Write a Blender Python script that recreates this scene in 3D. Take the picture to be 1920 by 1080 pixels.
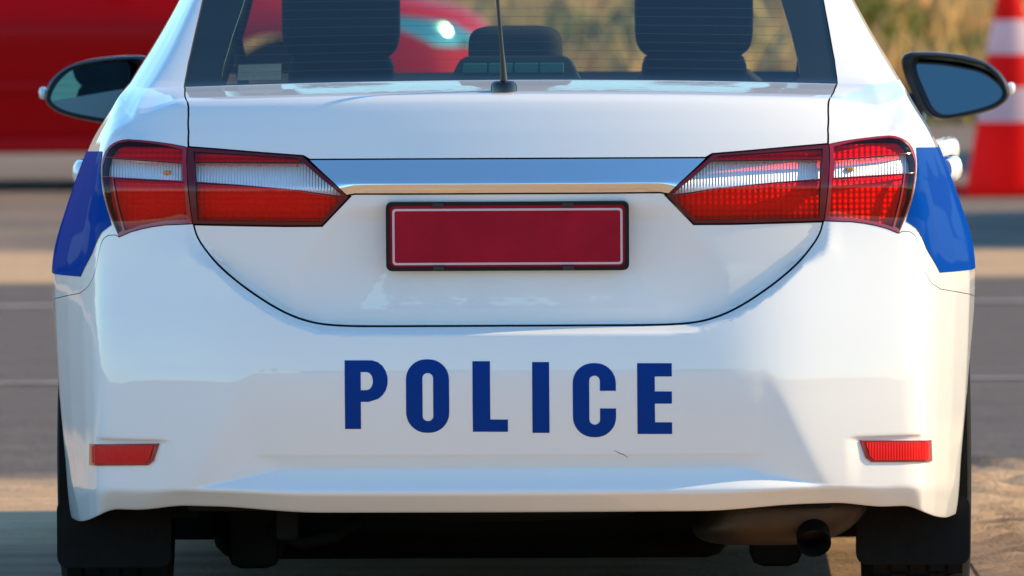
import bpy, bmesh, math, random
import numpy as np
from mathutils import Vector, Matrix, geometry
random.seed(7); rng = np.random.default_rng(11)
scn = bpy.context.scene
for o in list(bpy.data.objects): bpy.data.objects.remove(o)
COL = scn.collection
R = math.radians

# ------------------------------------------------------------------ camera, sky, sun, exposure
FPX, DCAM, HCAM, YH = 20371.0, 20.0, 1.5, -293.0     # focal length in px of a 1920 wide frame, distance, height, horizon row
cd = bpy.data.cameras.new('camera'); cam = bpy.data.objects.new('camera', cd); COL.objects.link(cam)
cd.sensor_width = 36; cd.lens = 36 * FPX / 1920; cd.clip_start = .5; cd.clip_end = 2000
cam.matrix_world = Matrix.Translation((0, -DCAM, HCAM)) @ Matrix.Rotation(R(90) - math.atan((540 - YH) / FPX), 4, 'X') @ Matrix.Rotation(R(-.3), 4, 'Z')
cd.dof.use_dof = True; cd.dof.focus_distance = 20.25; cd.dof.aperture_fstop = 10
scn.camera = cam
SUN_AZ, SUN_EL = 6.0, 28.0       # degrees ahead of straight right, degrees above the horizon
w = bpy.data.worlds.new('World'); scn.world = w; w.use_nodes = True
nt = w.node_tree; sky = nt.nodes.new('ShaderNodeTexSky'); sky.sky_type = 'NISHITA'; sky.sun_disc = False
sky.sun_elevation = R(SUN_EL); sky.sun_rotation = R(90 - SUN_AZ); sky.air_density = 1.0; sky.dust_density = .1; sky.ozone_density = 3.5
tn = nt.nodes.new('ShaderNodeMix'); tn.data_type = 'RGBA'; tn.blend_type = 'MULTIPLY'; tn.inputs[0].default_value = 1; tn.inputs[7].default_value = (.90, 1.19, 1.26, 1)   # clear blue afternoon sky, the same all round
nt.links.new(sky.outputs[0], tn.inputs[6]); nt.links.new(tn.outputs[2], nt.nodes['Background'].inputs[0]); nt.nodes['Background'].inputs[1].default_value = .145
sl = bpy.data.lights.new('sun', 'SUN'); sl.energy = 4.1; sl.angle = R(.5); sl.color = (1, .72, .36)
so = bpy.data.objects.new('sun', sl); COL.objects.link(so)
sd = Vector((math.cos(R(SUN_AZ)) * math.cos(R(SUN_EL)), math.sin(R(SUN_AZ)) * math.cos(R(SUN_EL)), math.sin(R(SUN_EL))))
so.rotation_euler = sd.to_track_quat('Z', 'Y').to_euler()
vs = scn.view_settings; vs.view_transform = 'Standard'; vs.look = 'None'; vs.exposure = .63; vs.gamma = 1
scn.render.engine = 'CYCLES'; scn.cycles.max_bounces = 14; scn.cycles.transparent_max_bounces = 24

# ------------------------------------------------------------------ materials
MATS = {}
def newmat(name):
    m = bpy.data.materials.new(name); m.use_nodes = True; MATS[name] = m
    return m, m.node_tree, m.node_tree.nodes['Principled BSDF']
def pm(name, col, rough=.5, metal=0, coat=0, spec=.5, noise=0, nscale=40, bump=0, bscale=200, coat_rough=.03):
    m, t, b = newmat(name)
    b.inputs['Base Color'].default_value = (*col, 1); b.inputs['Roughness'].default_value = rough
    b.inputs['Metallic'].default_value = metal; b.inputs['Coat Weight'].default_value = coat
    b.inputs['Coat Roughness'].default_value = coat_rough; b.inputs['Specular IOR Level'].default_value = spec
    tc = t.nodes.new('ShaderNodeTexCoord')
    if noise:
        n = t.nodes.new('ShaderNodeTexNoise'); n.inputs['Scale'].default_value = nscale; n.inputs['Detail'].default_value = 5
        t.links.new(tc.outputs['Object'], n.inputs['Vector'])
        mx = t.nodes.new('ShaderNodeMix'); mx.data_type = 'RGBA'
        mx.inputs[6].default_value = (*[c * (1 - noise) for c in col], 1); mx.inputs[7].default_value = (*[min(1, c * (1 + noise)) for c in col], 1)
        t.links.new(n.outputs['Fac'], mx.inputs[0]); t.links.new(mx.outputs[2], b.inputs['Base Color'])
    if bump:
        n2 = t.nodes.new('ShaderNodeTexNoise'); n2.inputs['Scale'].default_value = bscale; n2.inputs['Detail'].default_value = 4
        t.links.new(tc.outputs['Object'], n2.inputs['Vector'])
        bp = t.nodes.new('ShaderNodeBump'); bp.inputs['Strength'].default_value = bump; bp.inputs['Distance'].default_value = .002
        t.links.new(n2.outputs['Fac'], bp.inputs['Height']); t.links.new(bp.outputs[0], b.inputs['Normal'])
    return m
def glassmat(name, tint, rough=.0, ior=1.5, ribs=0, spec_mul=1.0):
    """thin pane: tinted transmission with a Fresnel reflection of the surroundings on top"""
    m = bpy.data.materials.new(name); m.use_nodes = True; MATS[name] = m; t = m.node_tree
    t.nodes.remove(t.nodes['Principled BSDF']); out = t.nodes['Material Output']
    tr = t.nodes.new('ShaderNodeBsdfTransparent'); tr.inputs[0].default_value = (*tint, 1)
    gl = t.nodes.new('ShaderNodeBsdfGlossy'); gl.inputs['Roughness'].default_value = rough
    fr = t.nodes.new('ShaderNodeFresnel'); fr.inputs[0].default_value = ior
    ge = t.nodes.new('ShaderNodeNewGeometry'); mr = t.nodes.new('ShaderNodeMapRange'); mr.inputs[3].default_value = ior; mr.inputs[4].default_value = 1 / ior
    t.links.new(ge.outputs['Backfacing'], mr.inputs[0]); t.links.new(mr.outputs[0], fr.inputs[0])      # the same pane from either side
    mx = t.nodes.new('ShaderNodeMixShader')
    t.links.new(fr.outputs[0], mx.inputs[0]); t.links.new(tr.outputs[0], mx.inputs[1]); t.links.new(gl.outputs[0], mx.inputs[2])
    t.links.new(mx.outputs[0], out.inputs[0])
    return m
def paint(name, col, coat=1):
    m, t, b = newmat(name)
    b.inputs['Base Color'].default_value = (*col, 1); b.inputs['Roughness'].default_value = .42
    b.inputs['Specular IOR Level'].default_value = .3 * coat
    b.inputs['Coat Weight'].default_value = coat; b.inputs['Coat IOR'].default_value = 1.55
    tc = t.nodes.new('ShaderNodeTexCoord')
    n = t.nodes.new('ShaderNodeTexNoise'); n.inputs['Scale'].default_value = 9; n.inputs['Detail'].default_value = 6
    t.links.new(tc.outputs['Object'], n.inputs['Vector'])
    mr = t.nodes.new('ShaderNodeMapRange'); mr.inputs[1].default_value = .3; mr.inputs[2].default_value = .8
    mr.inputs[3].default_value = .0; mr.inputs[4].default_value = .03
    t.links.new(n.outputs['Fac'], mr.inputs[0]); t.links.new(mr.outputs[0], b.inputs['Coat Roughness'])
    n2 = t.nodes.new('ShaderNodeTexNoise'); n2.inputs['Scale'].default_value = 22; n2.inputs['Detail'].default_value = 2
    t.links.new(tc.outputs['Object'], n2.inputs['Vector'])
    bp = t.nodes.new('ShaderNodeBump'); bp.inputs['Strength'].default_value = .02; bp.inputs['Distance'].default_value = .01
    t.links.new(n2.outputs['Fac'], bp.inputs['Height']); t.links.new(bp.outputs[0], b.inputs['Coat Normal'])
    n3 = t.nodes.new('ShaderNodeTexNoise'); n3.inputs['Scale'].default_value = 3.5; n3.inputs['Detail'].default_value = 8
    t.links.new(tc.outputs['Object'], n3.inputs['Vector'])
    mx = t.nodes.new('ShaderNodeMix'); mx.data_type = 'RGBA'
    mx.inputs[6].default_value = (*[c * .96 for c in col], 1); mx.inputs[7].default_value = (*col, 1)
    t.links.new(n3.outputs['Fac'], mx.inputs[0]); t.links.new(mx.outputs[2], b.inputs['Base Color'])
    return m
def ribbed(name, col, metal, rough, scale, axis='X', dist=.006, strength=1.0, cross=False):
    m, t, b = newmat(name)
    b.inputs['Base Color'].default_value = (*col, 1); b.inputs['Roughness'].default_value = rough; b.inputs['Metallic'].default_value = metal
    tc = t.nodes.new('ShaderNodeTexCoord')
    wv = t.nodes.new('ShaderNodeTexWave'); wv.bands_direction = axis; wv.inputs['Scale'].default_value = scale
    t.links.new(tc.outputs['Object'], wv.inputs['Vector'])
    h = wv.outputs['Fac']
    if cross:
        w2 = t.nodes.new('ShaderNodeTexWave'); w2.bands_direction = 'Z'; w2.inputs['Scale'].default_value = scale
        t.links.new(tc.outputs['Object'], w2.inputs['Vector'])
        ad = t.nodes.new('ShaderNodeMath'); ad.operation = 'ADD'
        t.links.new(h, ad.inputs[0]); t.links.new(w2.outputs['Fac'], ad.inputs[1]); h = ad.outputs[0]
    bp = t.nodes.new('ShaderNodeBump'); bp.inputs['Strength'].default_value = strength; bp.inputs['Distance'].default_value = dist
    t.links.new(h, bp.inputs['Height']); t.links.new(bp.outputs[0], b.inputs['Normal'])
    return m
WHITE = paint('white_paint', (.82, .82, .81)); RED = paint('red_paint', (.50, .002, .004), .12)
GREY = paint('grey_paint', (.12, .125, .13)); SILVER = paint('silver_paint', (.45, .46, .47))
BLUE = pm('blue_vinyl', (.0006, .050, .31), .5, spec=.0, coat=.07, coat_rough=.04)
NAVY = pm('navy_vinyl', (.001, .037, .23), .5, spec=.08)
DARK = pm('dark_seam', (.012, .012, .013), .7)
BLACK = pm('black_plastic', (.016, .016, .018), .42, bump=.15, bscale=900)
GLOSSBLACK = pm('gloss_black', (.008, .008, .010), .12)
RUBBER = pm('rubber', (.012, .0115, .011), .85, spec=.12, noise=.35, nscale=30, bump=.3, bscale=400)
TRIM = pm('interior_trim', (.020, .021, .024), .7, noise=.15, nscale=60)
FABRIC = pm('seat_fabric', (.022, .024, .030), .85, noise=.2, nscale=150, bump=.3, bscale=900)
CHROME = pm('chrome', (.78, .79, .80), .07, 1, noise=.03, nscale=8)
STEEL = pm('exhaust_steel', (.075, .053, .04), .45, .8, noise=.3, nscale=25, bump=.3)
UNDER = pm('underbody', (.009, .0085, .008), .85, spec=.1, noise=.5, nscale=14, bump=.4, bscale=60)
FRAME = pm('plate_frame', (.006, .006, .007), .5, spec=.25)
PLATE = pm('plate_red', (.33, .006, .022), .45, noise=.34, nscale=13, spec=.12)
PLATEW = pm('plate_border', (.62, .48, .52), .4)
GL_REAR = glassmat('rear_glass', (.74, .86, .76)); GL_SIDE = glassmat('side_glass', (.55, .68, .66)); GL_WIND = glassmat('windscreen_glass', (.90, .96, .90))
LENS_R = glassmat('lens_red', (.86, .012, .009), ior=1.4); LENS_C = glassmat('lens_clear', (.94, .95, .96), ior=1.4)
LAMPBORDER = pm('lamp_border', (.10, .004, .010), .25, spec=.3, coat=.3)
LAMPBORDERR = pm('lamp_border_crimson', (.30, .006, .014), .15, coat=.5)
REFL_S = ribbed('reflector_silver', (.90, .90, .91), .4, .25, 55, 'X', .0018)
REFL_R = ribbed('reflector_red', (.97, .60, .5), .08, .3, 30, 'X', .0014, cross=True)
HOUSING = pm('lamp_housing', (.50, .03, .03), .3)
REFL_O = pm('reflector_amber', (.9, .33, .04), .3)
MIRROR = pm('mirror_glass', (.17, .24, .25), .01, 1)
REFLECTOR = ribbed('bumper_reflector', (.66, .004, .005), 0, .25, 60, 'X', .0012, .5); REFLECTOR.node_tree.nodes['Principled BSDF'].inputs['Specular IOR Level'].default_value = .2
TEAL = pm('teal_lens', (.03, .16, .17), .25)
PAPER = pm('paper', (.16, .16, .16), .7, noise=.25, nscale=120)
ALLOY = pm('alloy', (.45, .45, .46), .3, 1)
HEADL = pm('headlight', (.10, .33, .36), .08, .6, coat=1)
def cone_plastic(name, col):
    m = pm(name, col, .5, spec=.15, noise=.08, nscale=12); t = m.node_tree; b = t.nodes['Principled BSDF']
    tr = t.nodes.new('ShaderNodeBsdfTranslucent'); tr.inputs[0].default_value = (*col, 1); mx = t.nodes.new('ShaderNodeMixShader'); mx.inputs[0].default_value = .55
    t.links.new(b.outputs[0], mx.inputs[1]); t.links.new(tr.outputs[0], mx.inputs[2]); t.links.new(mx.outputs[0], t.nodes['Material Output'].inputs[0]); return m
CONE_R = cone_plastic('cone_red', (1.0, .018, .012)); CONE_W = cone_plastic('cone_white', (.88, .70, .74))

# ------------------------------------------------------------------ object helpers
def link(o, parent=None):
    COL.objects.link(o)
    if parent is not None: o.parent = parent
    return o
def empty(name, loc=(0, 0, 0), rz=0, label=None, cat=None, group=None):
    o = bpy.data.objects.new(name, None); COL.objects.link(o); o.location = loc; o.rotation_euler = (0, 0, rz)
    tag(o, label, cat, group); return o
def tag(o, label=None, cat=None, group=None, kind=None):
    if label: o['label'] = label
    if cat: o['category'] = cat
    if group: o['group'] = group
    if kind: o['kind'] = kind
    return o
def mesh_obj(name, V, F, mats, parent=None, mi=None, normals=None, smooth=True):
    me = bpy.data.meshes.new(name); me.from_pydata(np.asarray(V, float).tolist(), [], [tuple(f) for f in (F.tolist() if hasattr(F, 'tolist') else F)])
    for m in (mats if isinstance(mats, (list, tuple)) else [mats]): me.materials.append(m)
    if mi is not None: me.polygons.foreach_set('material_index', np.asarray(mi, dtype=np.int32))
    me.polygons.foreach_set('use_smooth', np.full(len(me.polygons), smooth, dtype=bool)); me.update()
    if normals is not None: me.normals_split_custom_set_from_vertices(np.asarray(normals, float).tolist())
    return link(bpy.data.objects.new(name, me), parent)
def bm_obj(name, bm, mat, parent=None, smooth=False, sharp=40):
    me = bpy.data.meshes.new(name); bm.to_mesh(me); bm.free(); me.materials.append(mat)
    if smooth:
        me.polygons.foreach_set('use_smooth', np.full(len(me.polygons), True, dtype=bool)); me.set_sharp_from_angle(angle=R(sharp))
    return link(bpy.data.objects.new(name, me), parent)
def box(name, x0, x1, y0, y1, z0, z1, mat, parent=None, bev=.006, seg=2, taper=None):
    bm = bmesh.new(); bmesh.ops.create_cube(bm, size=1)
    for v in bm.verts:
        a, b, c = v.co.x + .5, v.co.y + .5, v.co.z + .5
        v.co = (x0 + a * (x1 - x0), y0 + b * (y1 - y0), z0 + c * (z1 - z0))
        if taper and c > .5:
            cx, cy = (x0 + x1) / 2, (y0 + y1) / 2; v.co.x = cx + (v.co.x - cx) * taper[0]; v.co.y = cy + (v.co.y - cy) * taper[1]
    if bev: bmesh.ops.bevel(bm, geom=bm.edges[:], offset=bev, segments=seg, affect='EDGES', profile=.5)
    return bm_obj(name, bm, mat, parent, True, 35)
def prism(name, poly, axis, a0, a1, mat, parent=None, bev=.004, seg=2):
    """polygon in the plane across `axis`, given thickness from a0 to a1"""
    bm = bmesh.new()
    def mk(p, a): return {'x': (a, p[0], p[1]), 'y': (p[0], a, p[1]), 'z': (p[0], p[1], a)}[axis]
    A = [bm.verts.new(mk(p, a0)) for p in poly]; B = [bm.verts.new(mk(p, a1)) for p in poly]
    bm.faces.new(A); bm.faces.new(B[::-1])
    for i in range(len(poly)):
        j = (i + 1) % len(poly); bm.faces.new((A[j], A[i], B[i], B[j]))
    bmesh.ops.recalc_face_normals(bm, faces=bm.faces[:])
    if bev: bmesh.ops.bevel(bm, geom=bm.edges[:], offset=bev, segments=seg, affect='EDGES', profile=.5)
    return bm_obj(name, bm, mat, parent, True, 35)
def tube(name, pts, rad, mat, parent=None, n=14, cap=True):
    pts = [Vector(p) for p in pts]; rad = [rad] * len(pts) if not hasattr(rad, '__len__') else rad
    V, F = [], []
    for i, p in enumerate(pts):
        d = (pts[min(i + 1, len(pts) - 1)] - pts[max(i - 1, 0)]).normalized()
        a = d.orthogonal().normalized() if i == 0 else (a - d * a.dot(d)).normalized(); b = d.cross(a)
        for k in range(n):
            t = 2 * math.pi * k / n; V.append(p + (a * math.cos(t) + b * math.sin(t)) * rad[i])
    for i in range(len(pts) - 1):
        for k in range(n):
            F.append((i * n + k, i * n + (k + 1) % n, (i + 1) * n + (k + 1) % n, (i + 1) * n + k))
    if cap: F.append(tuple(range(n))[::-1]); F.append(tuple((len(pts) - 1) * n + k for k in range(n)))
    o = mesh_obj(name, V, F, mat, parent); o.data.set_sharp_from_angle(angle=R(45)); return o
def lathe(name, prof, mat, parent=None, n=40, axis='z', center=(0, 0, 0)):
    V, F = [], []
    for (r, h) in prof:
        for k in range(n):
            t = 2 * math.pi * k / n; c, s = r * math.cos(t), r * math.sin(t)
            p = {'z': (c, s, h), 'x': (h, c, s), 'y': (s, h, c)}[axis]
            V.append((p[0] + center[0], p[1] + center[1], p[2] + center[2]))
    for i in range(len(prof) - 1):
        for k in range(n): F.append((i * n + k, i * n + (k + 1) % n, (i + 1) * n + (k + 1) % n, (i + 1) * n + k))
    if prof[0][0] > 1e-5: F.append(tuple(range(n))[::-1])
    if prof[-1][0] > 1e-5: F.append(tuple((len(prof) - 1) * n + k for k in range(n)))
    o = mesh_obj(name, V, F, mat, parent); o.data.set_sharp_from_angle(angle=R(35)); return o
def blob(name, cx, cy, cz, sx, sy, sz, mat, parent=None, e=.45, n=28, m=16, sh=None):
    """rounded cushion (superellipsoid)"""
    V, F = [], []; sg = lambda v, p: math.copysign(abs(v) ** p, v)
    for i in range(m + 1):
        ph = -math.pi / 2 + math.pi * i / m
        for k in range(n):
            t = 2 * math.pi * k / n
            x, y, z = sg(math.cos(ph), e) * sg(math.cos(t), e), sg(math.cos(ph), e) * sg(math.sin(t), e), sg(math.sin(ph), e)
            if sh: x, y, z = sh(x, y, z)
            V.append((cx + sx * x, cy + sy * y, cz + sz * z))
    for i in range(m):
        for k in range(n): F.append((i * n + k, i * n + (k + 1) % n, (i + 1) * n + (k + 1) % n, (i + 1) * n + k))
    return mesh_obj(name, V, F, mat, parent)

# ------------------------------------------------------------------ car surface: plan outline x side profile
def gauss(a, s):
    if s <= 0: return a
    k = np.exp(-.5 * (np.arange(-int(3 * s), int(3 * s) + 1) / s) ** 2); k /= k.sum(); n = len(k) // 2
    p = np.concatenate([2 * a[0] - a[n:0:-1], a, 2 * a[-1] - a[-2:-n - 2:-1]]); return np.convolve(p, k, 'valid')
def dense(pts, step=.001, sig=6):
    p = np.array(pts, float); d = np.r_[0, np.cumsum(np.hypot(*np.diff(p, axis=0).T))]
    s = np.arange(0, d[-1] + step, step); q = np.c_[np.interp(s, d, p[:, 0]), np.interp(s, d, p[:, 1])]
    for k in range(2): q[:, k] = gauss(q[:, k], sig)
    d = np.r_[0, np.cumsum(np.hypot(*np.diff(q, axis=0).T))]
    return d, q
def table(pts, sig=25):
    p = np.array(pts, float); z = np.arange(p[0, 0], p[-1, 0], .001); return z, gauss(np.interp(z, p[:, 0], p[:, 1]), sig)
sst = lambda x, a, b: (lambda t: t * t * (3 - 2 * t))(np.clip((x - a) / (b - a), 0, 1))
class Body:
    def __init__(s, profile, plan, xc, wt, xc0, w0, yend, feat=None, dz=None, psig=5, plsig=11):
        s.vs, s.prof = dense(profile, .001, psig); s.us, s.plan = dense(plan, .001, plsig)
        s.zx, s.xc = table(xc); s.zw, s.w = table(wt); s.xc0, s.w0, s.yend = xc0, w0, yend
        s.uc = np.interp(xc0, s.plan[:, 0], s.us); s.feat, s.dz = feat, dz
        s.umax, s.vmax = s.us[-1], s.vs[-1]
    def V(s, z): return float(np.interp(z, s.prof[:, 1], s.vs))
    def U(s, y): return float(np.interp(y, s.plan[:, 1], s.us))
    def pos(s, u, v):
        u = np.asarray(u, float); v = np.asarray(v, float); a = np.abs(u)
        y0 = np.interp(v, s.vs, s.prof[:, 0]); z0 = np.interp(v, s.vs, s.prof[:, 1])
        X0 = np.interp(a, s.us, s.plan[:, 0]); Y0 = np.interp(a, s.us, s.plan[:, 1])
        xc = np.interp(z0, s.zx, s.xc); w = np.interp(z0, s.zw, s.w)
        X = np.where(X0 < s.xc0, X0 * xc / s.xc0, xc + (X0 - s.xc0) * (w - xc) / (s.w0 - s.xc0))
        Y = Y0 + y0 * (1 - Y0 / s.yend); Z = z0
        if s.dz: Z = Z + s.dz(X, Y, z0)
        if s.feat: Y = Y + s.feat(X, Y0, z0)
        return np.stack([np.sign(u) * X, Y, Z], -1)
    def nrm(s, u, v, h=.0015):
        u = np.asarray(u, float); v = np.asarray(v, float)
        vv = np.clip(v, h, s.vmax - h); uu = np.clip(u, -s.umax + h, s.umax - h)
        du = s.pos(uu + h, vv) - s.pos(uu - h, vv); dv = s.pos(uu, vv + h) - s.pos(uu, vv - h)
        n = np.cross(du, dv); return n / np.maximum(np.linalg.norm(n, axis=-1, keepdims=True), 1e-12)
    def invert(s, targets, proj, urange=None, vrange=None):
        U = np.arange(*(urange or (0, min(s.umax, 2.6))), .006); Vv = np.arange(*(vrange or (0, s.vmax)), .004)
        if not hasattr(s, '_c'): s._c = {}
        key = (id(proj), urange, vrange)
        if key not in s._c:
            g = np.meshgrid(U, Vv, indexing='ij'); s._c[key] = (g, proj(s.pos(g[0], g[1])))
        g, P = s._c[key]; out = []
        for t in targets:
            e = (P[..., 0] - t[0]) ** 2 + (P[..., 1] - t[1]) ** 2; i = np.unravel_index(np.argmin(e), e.shape)
            u, v = g[0][i], g[1][i]; best = (e[i], u, v)
            for _ in range(8):
                h = .0008; p0, pu, pv = proj(s.pos([u, u + h, u], [v, v, v + h]))
                J = np.array([(pu - p0) / h, (pv - p0) / h]).T
                try: st = np.linalg.solve(J, np.array(t[:2]) - p0)
                except np.linalg.LinAlgError: break
                st = np.clip(st, -.006, .006); u += st[0]; v += st[1]
                pe = proj(s.pos([u], [v]))[0]; er = (pe[0] - t[0]) ** 2 + (pe[1] - t[1]) ** 2
                if er < best[0]: best = (er, u, v)
            out.append((best[1], best[2]))
        return out
def respace(loop, step):
    out = []; n = len(loop)
    for i in range(n):
        a, b = np.array(loop[i]), np.array(loop[(i + 1) % n]); L = np.hypot(*(b - a))
        if L < 1e-6: continue
        k = max(1, int(math.ceil(L / step)))
        for j in range(k): out.append(a + (b - a) * j / k)
    return np.array(out)
def area(P): return .5 * np.sum(P[:, 0] * np.roll(P[:, 1], -1) - np.roll(P[:, 0], -1) * P[:, 1])
def shrink(P, d):
    P = np.array(P, float)
    if area(P) < 0: P = P[::-1]
    e = np.roll(P, -1, 0) - P; L = np.maximum(np.hypot(e[:, 0], e[:, 1]), 1e-9)[:, None]; n = np.c_[-e[:, 1], e[:, 0]] / L
    m = n + np.roll(n, 1, 0); l2 = np.maximum((m ** 2).sum(1), .35)[:, None]; return P + m * 2 * d / l2 * 1.0
def inpoly(pts, P):
    x, y = pts[:, 0][:, None], pts[:, 1][:, None]; a, b = P, np.roll(P, -1, 0)
    c = ((a[:, 1] > y) != (b[:, 1] > y)); dy = b[:, 1] - a[:, 1]; dy = np.where(np.abs(dy) < 1e-12, 1e-12, dy)
    return (np.sum(c & (x < (b[:, 0] - a[:, 0]) * (y - a[:, 1]) / dy + a[:, 0]), 1) % 2) == 1
def panel(name, S, loops, mat, parent, holes=(), du=.014, dv=.006, gap=.0018, off=0.0, thick=.012, back=None, smoothstep=1):
    """one sheet of bodywork: outlines in the (u, v) plane of the car surface, meshed, wrapped on it and given folded edges"""
    V, N, F, MI = [], [], [], []
    if isinstance(loops[0][0], (int, float, np.floating)): loops = [loops]
    for loop in loops:
        B = respace(loop, du * .7)
        if gap: B = shrink(B, gap)
        H = [shrink(respace(h, du * .7), -gap) if gap else respace(h, du * .7) for h in holes]
        sc = np.array([1 / du, 1 / dv]); lo, hi = B.min(0), B.max(0)
        gu = np.arange(lo[0], hi[0], du); gv = np.arange(lo[1], hi[1], dv); G = np.stack(np.meshgrid(gu, gv, indexing='ij'), -1).reshape(-1, 2)
        G = G + (np.round((G[:, 1:2] - lo[1]) / dv) % 2) * np.array([[du * .5, 0]])
        keep = inpoly(G, B)
        for h in H: keep &= ~inpoly(G, h)
        G = G[keep]; allb = np.concatenate([B] + H) * sc
        if len(G):
            md = np.full(len(G), 9e9); Gs = G * sc
            for c in range(0, len(allb), 200): md = np.minimum(md, np.min(((Gs[:, None] - allb[None, c:c + 200]) ** 2).sum(-1), 1))
            G = G[md > .3]
        P = np.concatenate([B] + H + [G]); E = []; s0 = 0
        for l in [B] + H:
            n = len(l); E += [(s0 + i, s0 + (i + 1) % n) for i in range(n)]; s0 += n
        r = geometry.delaunay_2d_cdt([Vector((float(p[0] * sc[0]), float(p[1] * sc[1]))) for p in P], E, [], 0, 1e-6)
        Q = np.array([(p.x, p.y) for p in r[0]]) / sc; T = np.array(r[2]); cen = Q[T].mean(1); kp = inpoly(cen, B)
        for h in H: kp &= ~inpoly(cen, h)
        T = T[kp]
        pos = S.pos(Q[:, 0], Q[:, 1]); nn = S.nrm(Q[:, 0], Q[:, 1]); base = len(V)
        V += list(pos + nn * off); N += list(nn); F += (T + base).tolist(); MI += [0] * len(T)
        if thick:
            b2 = len(V); V += list(pos + nn * (off - thick)); N += list(-nn); F += (T[:, ::-1] + b2).tolist(); MI += [1] * len(T)
            for l, sgn in [(B, 1)] + [(h, -1) for h in H]:
                if area(l) * sgn < 0: l = l[::-1]
                p = S.pos(l[:, 0], l[:, 1]); n0 = S.nrm(l[:, 0], l[:, 1]); n = len(l); b3 = len(V)
                tg = np.roll(p, -1, 0) - np.roll(p, 1, 0); on = np.cross(tg, n0); on /= np.maximum(np.linalg.norm(on, axis=1, keepdims=True), 1e-9)
                V += list(p + n0 * (off - .0002)) + list(p + n0 * (off - thick)); N += list(on) * 2
                F += [(b3 + i, b3 + n + i, b3 + n + (i + 1) % n, b3 + (i + 1) % n) for i in range(n)]; MI += [1] * n
    return mesh_obj(name, V, F, [mat, back or DARK], parent, MI, N)
def sym(half): return list(half) + [(-u, v) for u, v in reversed(half) if abs(u) > 1e-6]
def neg(loop): return [(-u, v) for u, v in loop]

# ================================================================== POLICE CAR
car = empty('police_car', (-.008, 0, 0), R(-.8), 'white police sedan with blue side stripe, blue bumper lettering and a red number plate', 'car')
def smin(a, b, k):
    h = np.maximum(k - np.abs(a - b), 0) / k; return np.minimum(a, b) - h * h * k * .25
QUAD = lambda x: .20 * x ** 2 + .14 * x ** 4
_fx = np.linspace(0, .76, 761); _fs = gauss(np.interp(_fx, [0, .40, .50, .56, .735], [0, .085, .34, .46, .53]), 22); _fy = np.r_[0, np.cumsum((_fs[1:] + _fs[:-1]) * .0005)]
FLAT = lambda x: np.interp(x, _fx, _fy)
ZG = ([0, .30, .35, .41, .45, .50, .535, .56, .58, .595], [.611, .611, .614, .634, .656, .690, .722, .755, .785, .815])
def features(X, Y0, z):
    X = np.abs(X); rear = 1 - sst(X, .66, .735); f = 0
    # the lid sits in from the bumper along its shut line
    wd = np.interp(X, [.54, .62], [.016, .10]); t = sst(z - np.interp(X, *ZG), -wd, wd * .12)
    Xq = np.clip(X, 0, .735)
    f = f - (1 - t) * (QUAD(Xq) - FLAT(Xq)) * (1 - sst(X, .70, .74))
    f = f + t * np.interp(z, [.60, .612, .66, .72, .80, .83], [.036, .036, .028, .019, .004, 0]) * (1 - sst(X, .565, .61))
    # lower bumper: recessed centre between two corner blocks, scoop and lip
    xL = .497 + (.490 - z) * .50
    fc = np.where(z > .372, .028 * (np.clip(.535 - z, 0, 1) / .163) ** 1.5, np.interp(z, [.26, .285, .298, .308, .348, .361, .374], [.0, .0, .0, .003, .046, .037, .0275]))
    sp = .006 * np.log1p(np.exp(np.clip((xL - X) / .006, -40, 40)))
    f = f + smin(fc, .30 * sp, .006) * rear * (1 - sst(z, .495, .545))
    # trunk lid: plate recess under the garnish and the creases beneath the lamps
    a = np.interp(z, [.640, .850, .873], [0, 1, 0])
    f = f + .010 * a * (1 - sst(X, .25, .335)) * t
    xa = .333 + (.806 - z) * .65; zb = .692 + np.clip(X - .407, 0, None) * .42
    d = np.maximum(np.minimum(xa - X, .2), (zb - z) * .9); d = .004 * np.log1p(np.exp(np.clip(d / .004, -40, 40)))
    f = f + smin(.21 * d, .022 + 0 * d, .020) * t * (1 - sst(z, .80, .85)) * (1 - sst(X, .57, .60))
    # pocket round the reflector
    p = sst(X, .62, .655) * (1 - sst(X, .755, .775)) * (1 - sst(z, .392, .402)) * np.clip((z - .29) / .10, 0, 1)
    return f + .009 * p
def dzf(X, Y, z):
    X = np.abs(X)
    a = -.012 * np.clip(X / .6, 0, 1.1) ** 2 * sst(z, .93, 1.03) * (1 - sst(z, 1.1, 1.3))
    b = (-.040 * sst(X, .73, .83) + .010 * sst(X, .35, .55) * (1 - sst(X, .6, .7))) * (1 - sst(z, .262, .338))
    c = -.026 * sst(X, .602, .69) * (1 - sst(X, .70, .755)) * (1 - sst(z, 1.030, 1.058)) * sst(z, .93, 1.03)
    return a + b + c
WT = [(.18, .846), (.30, .862), (.42, .874), (.54, .882), (.66, .888), (.70, .888), (.734, .883), (.786, .866), (.837, .848), (.90, .825), (.94, .807), (.992, .781), (1.064, .745), (1.136, .70), (1.198, .663), (1.3, .61), (1.4, .55), (1.45, .50), (1.49, .40)]
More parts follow.
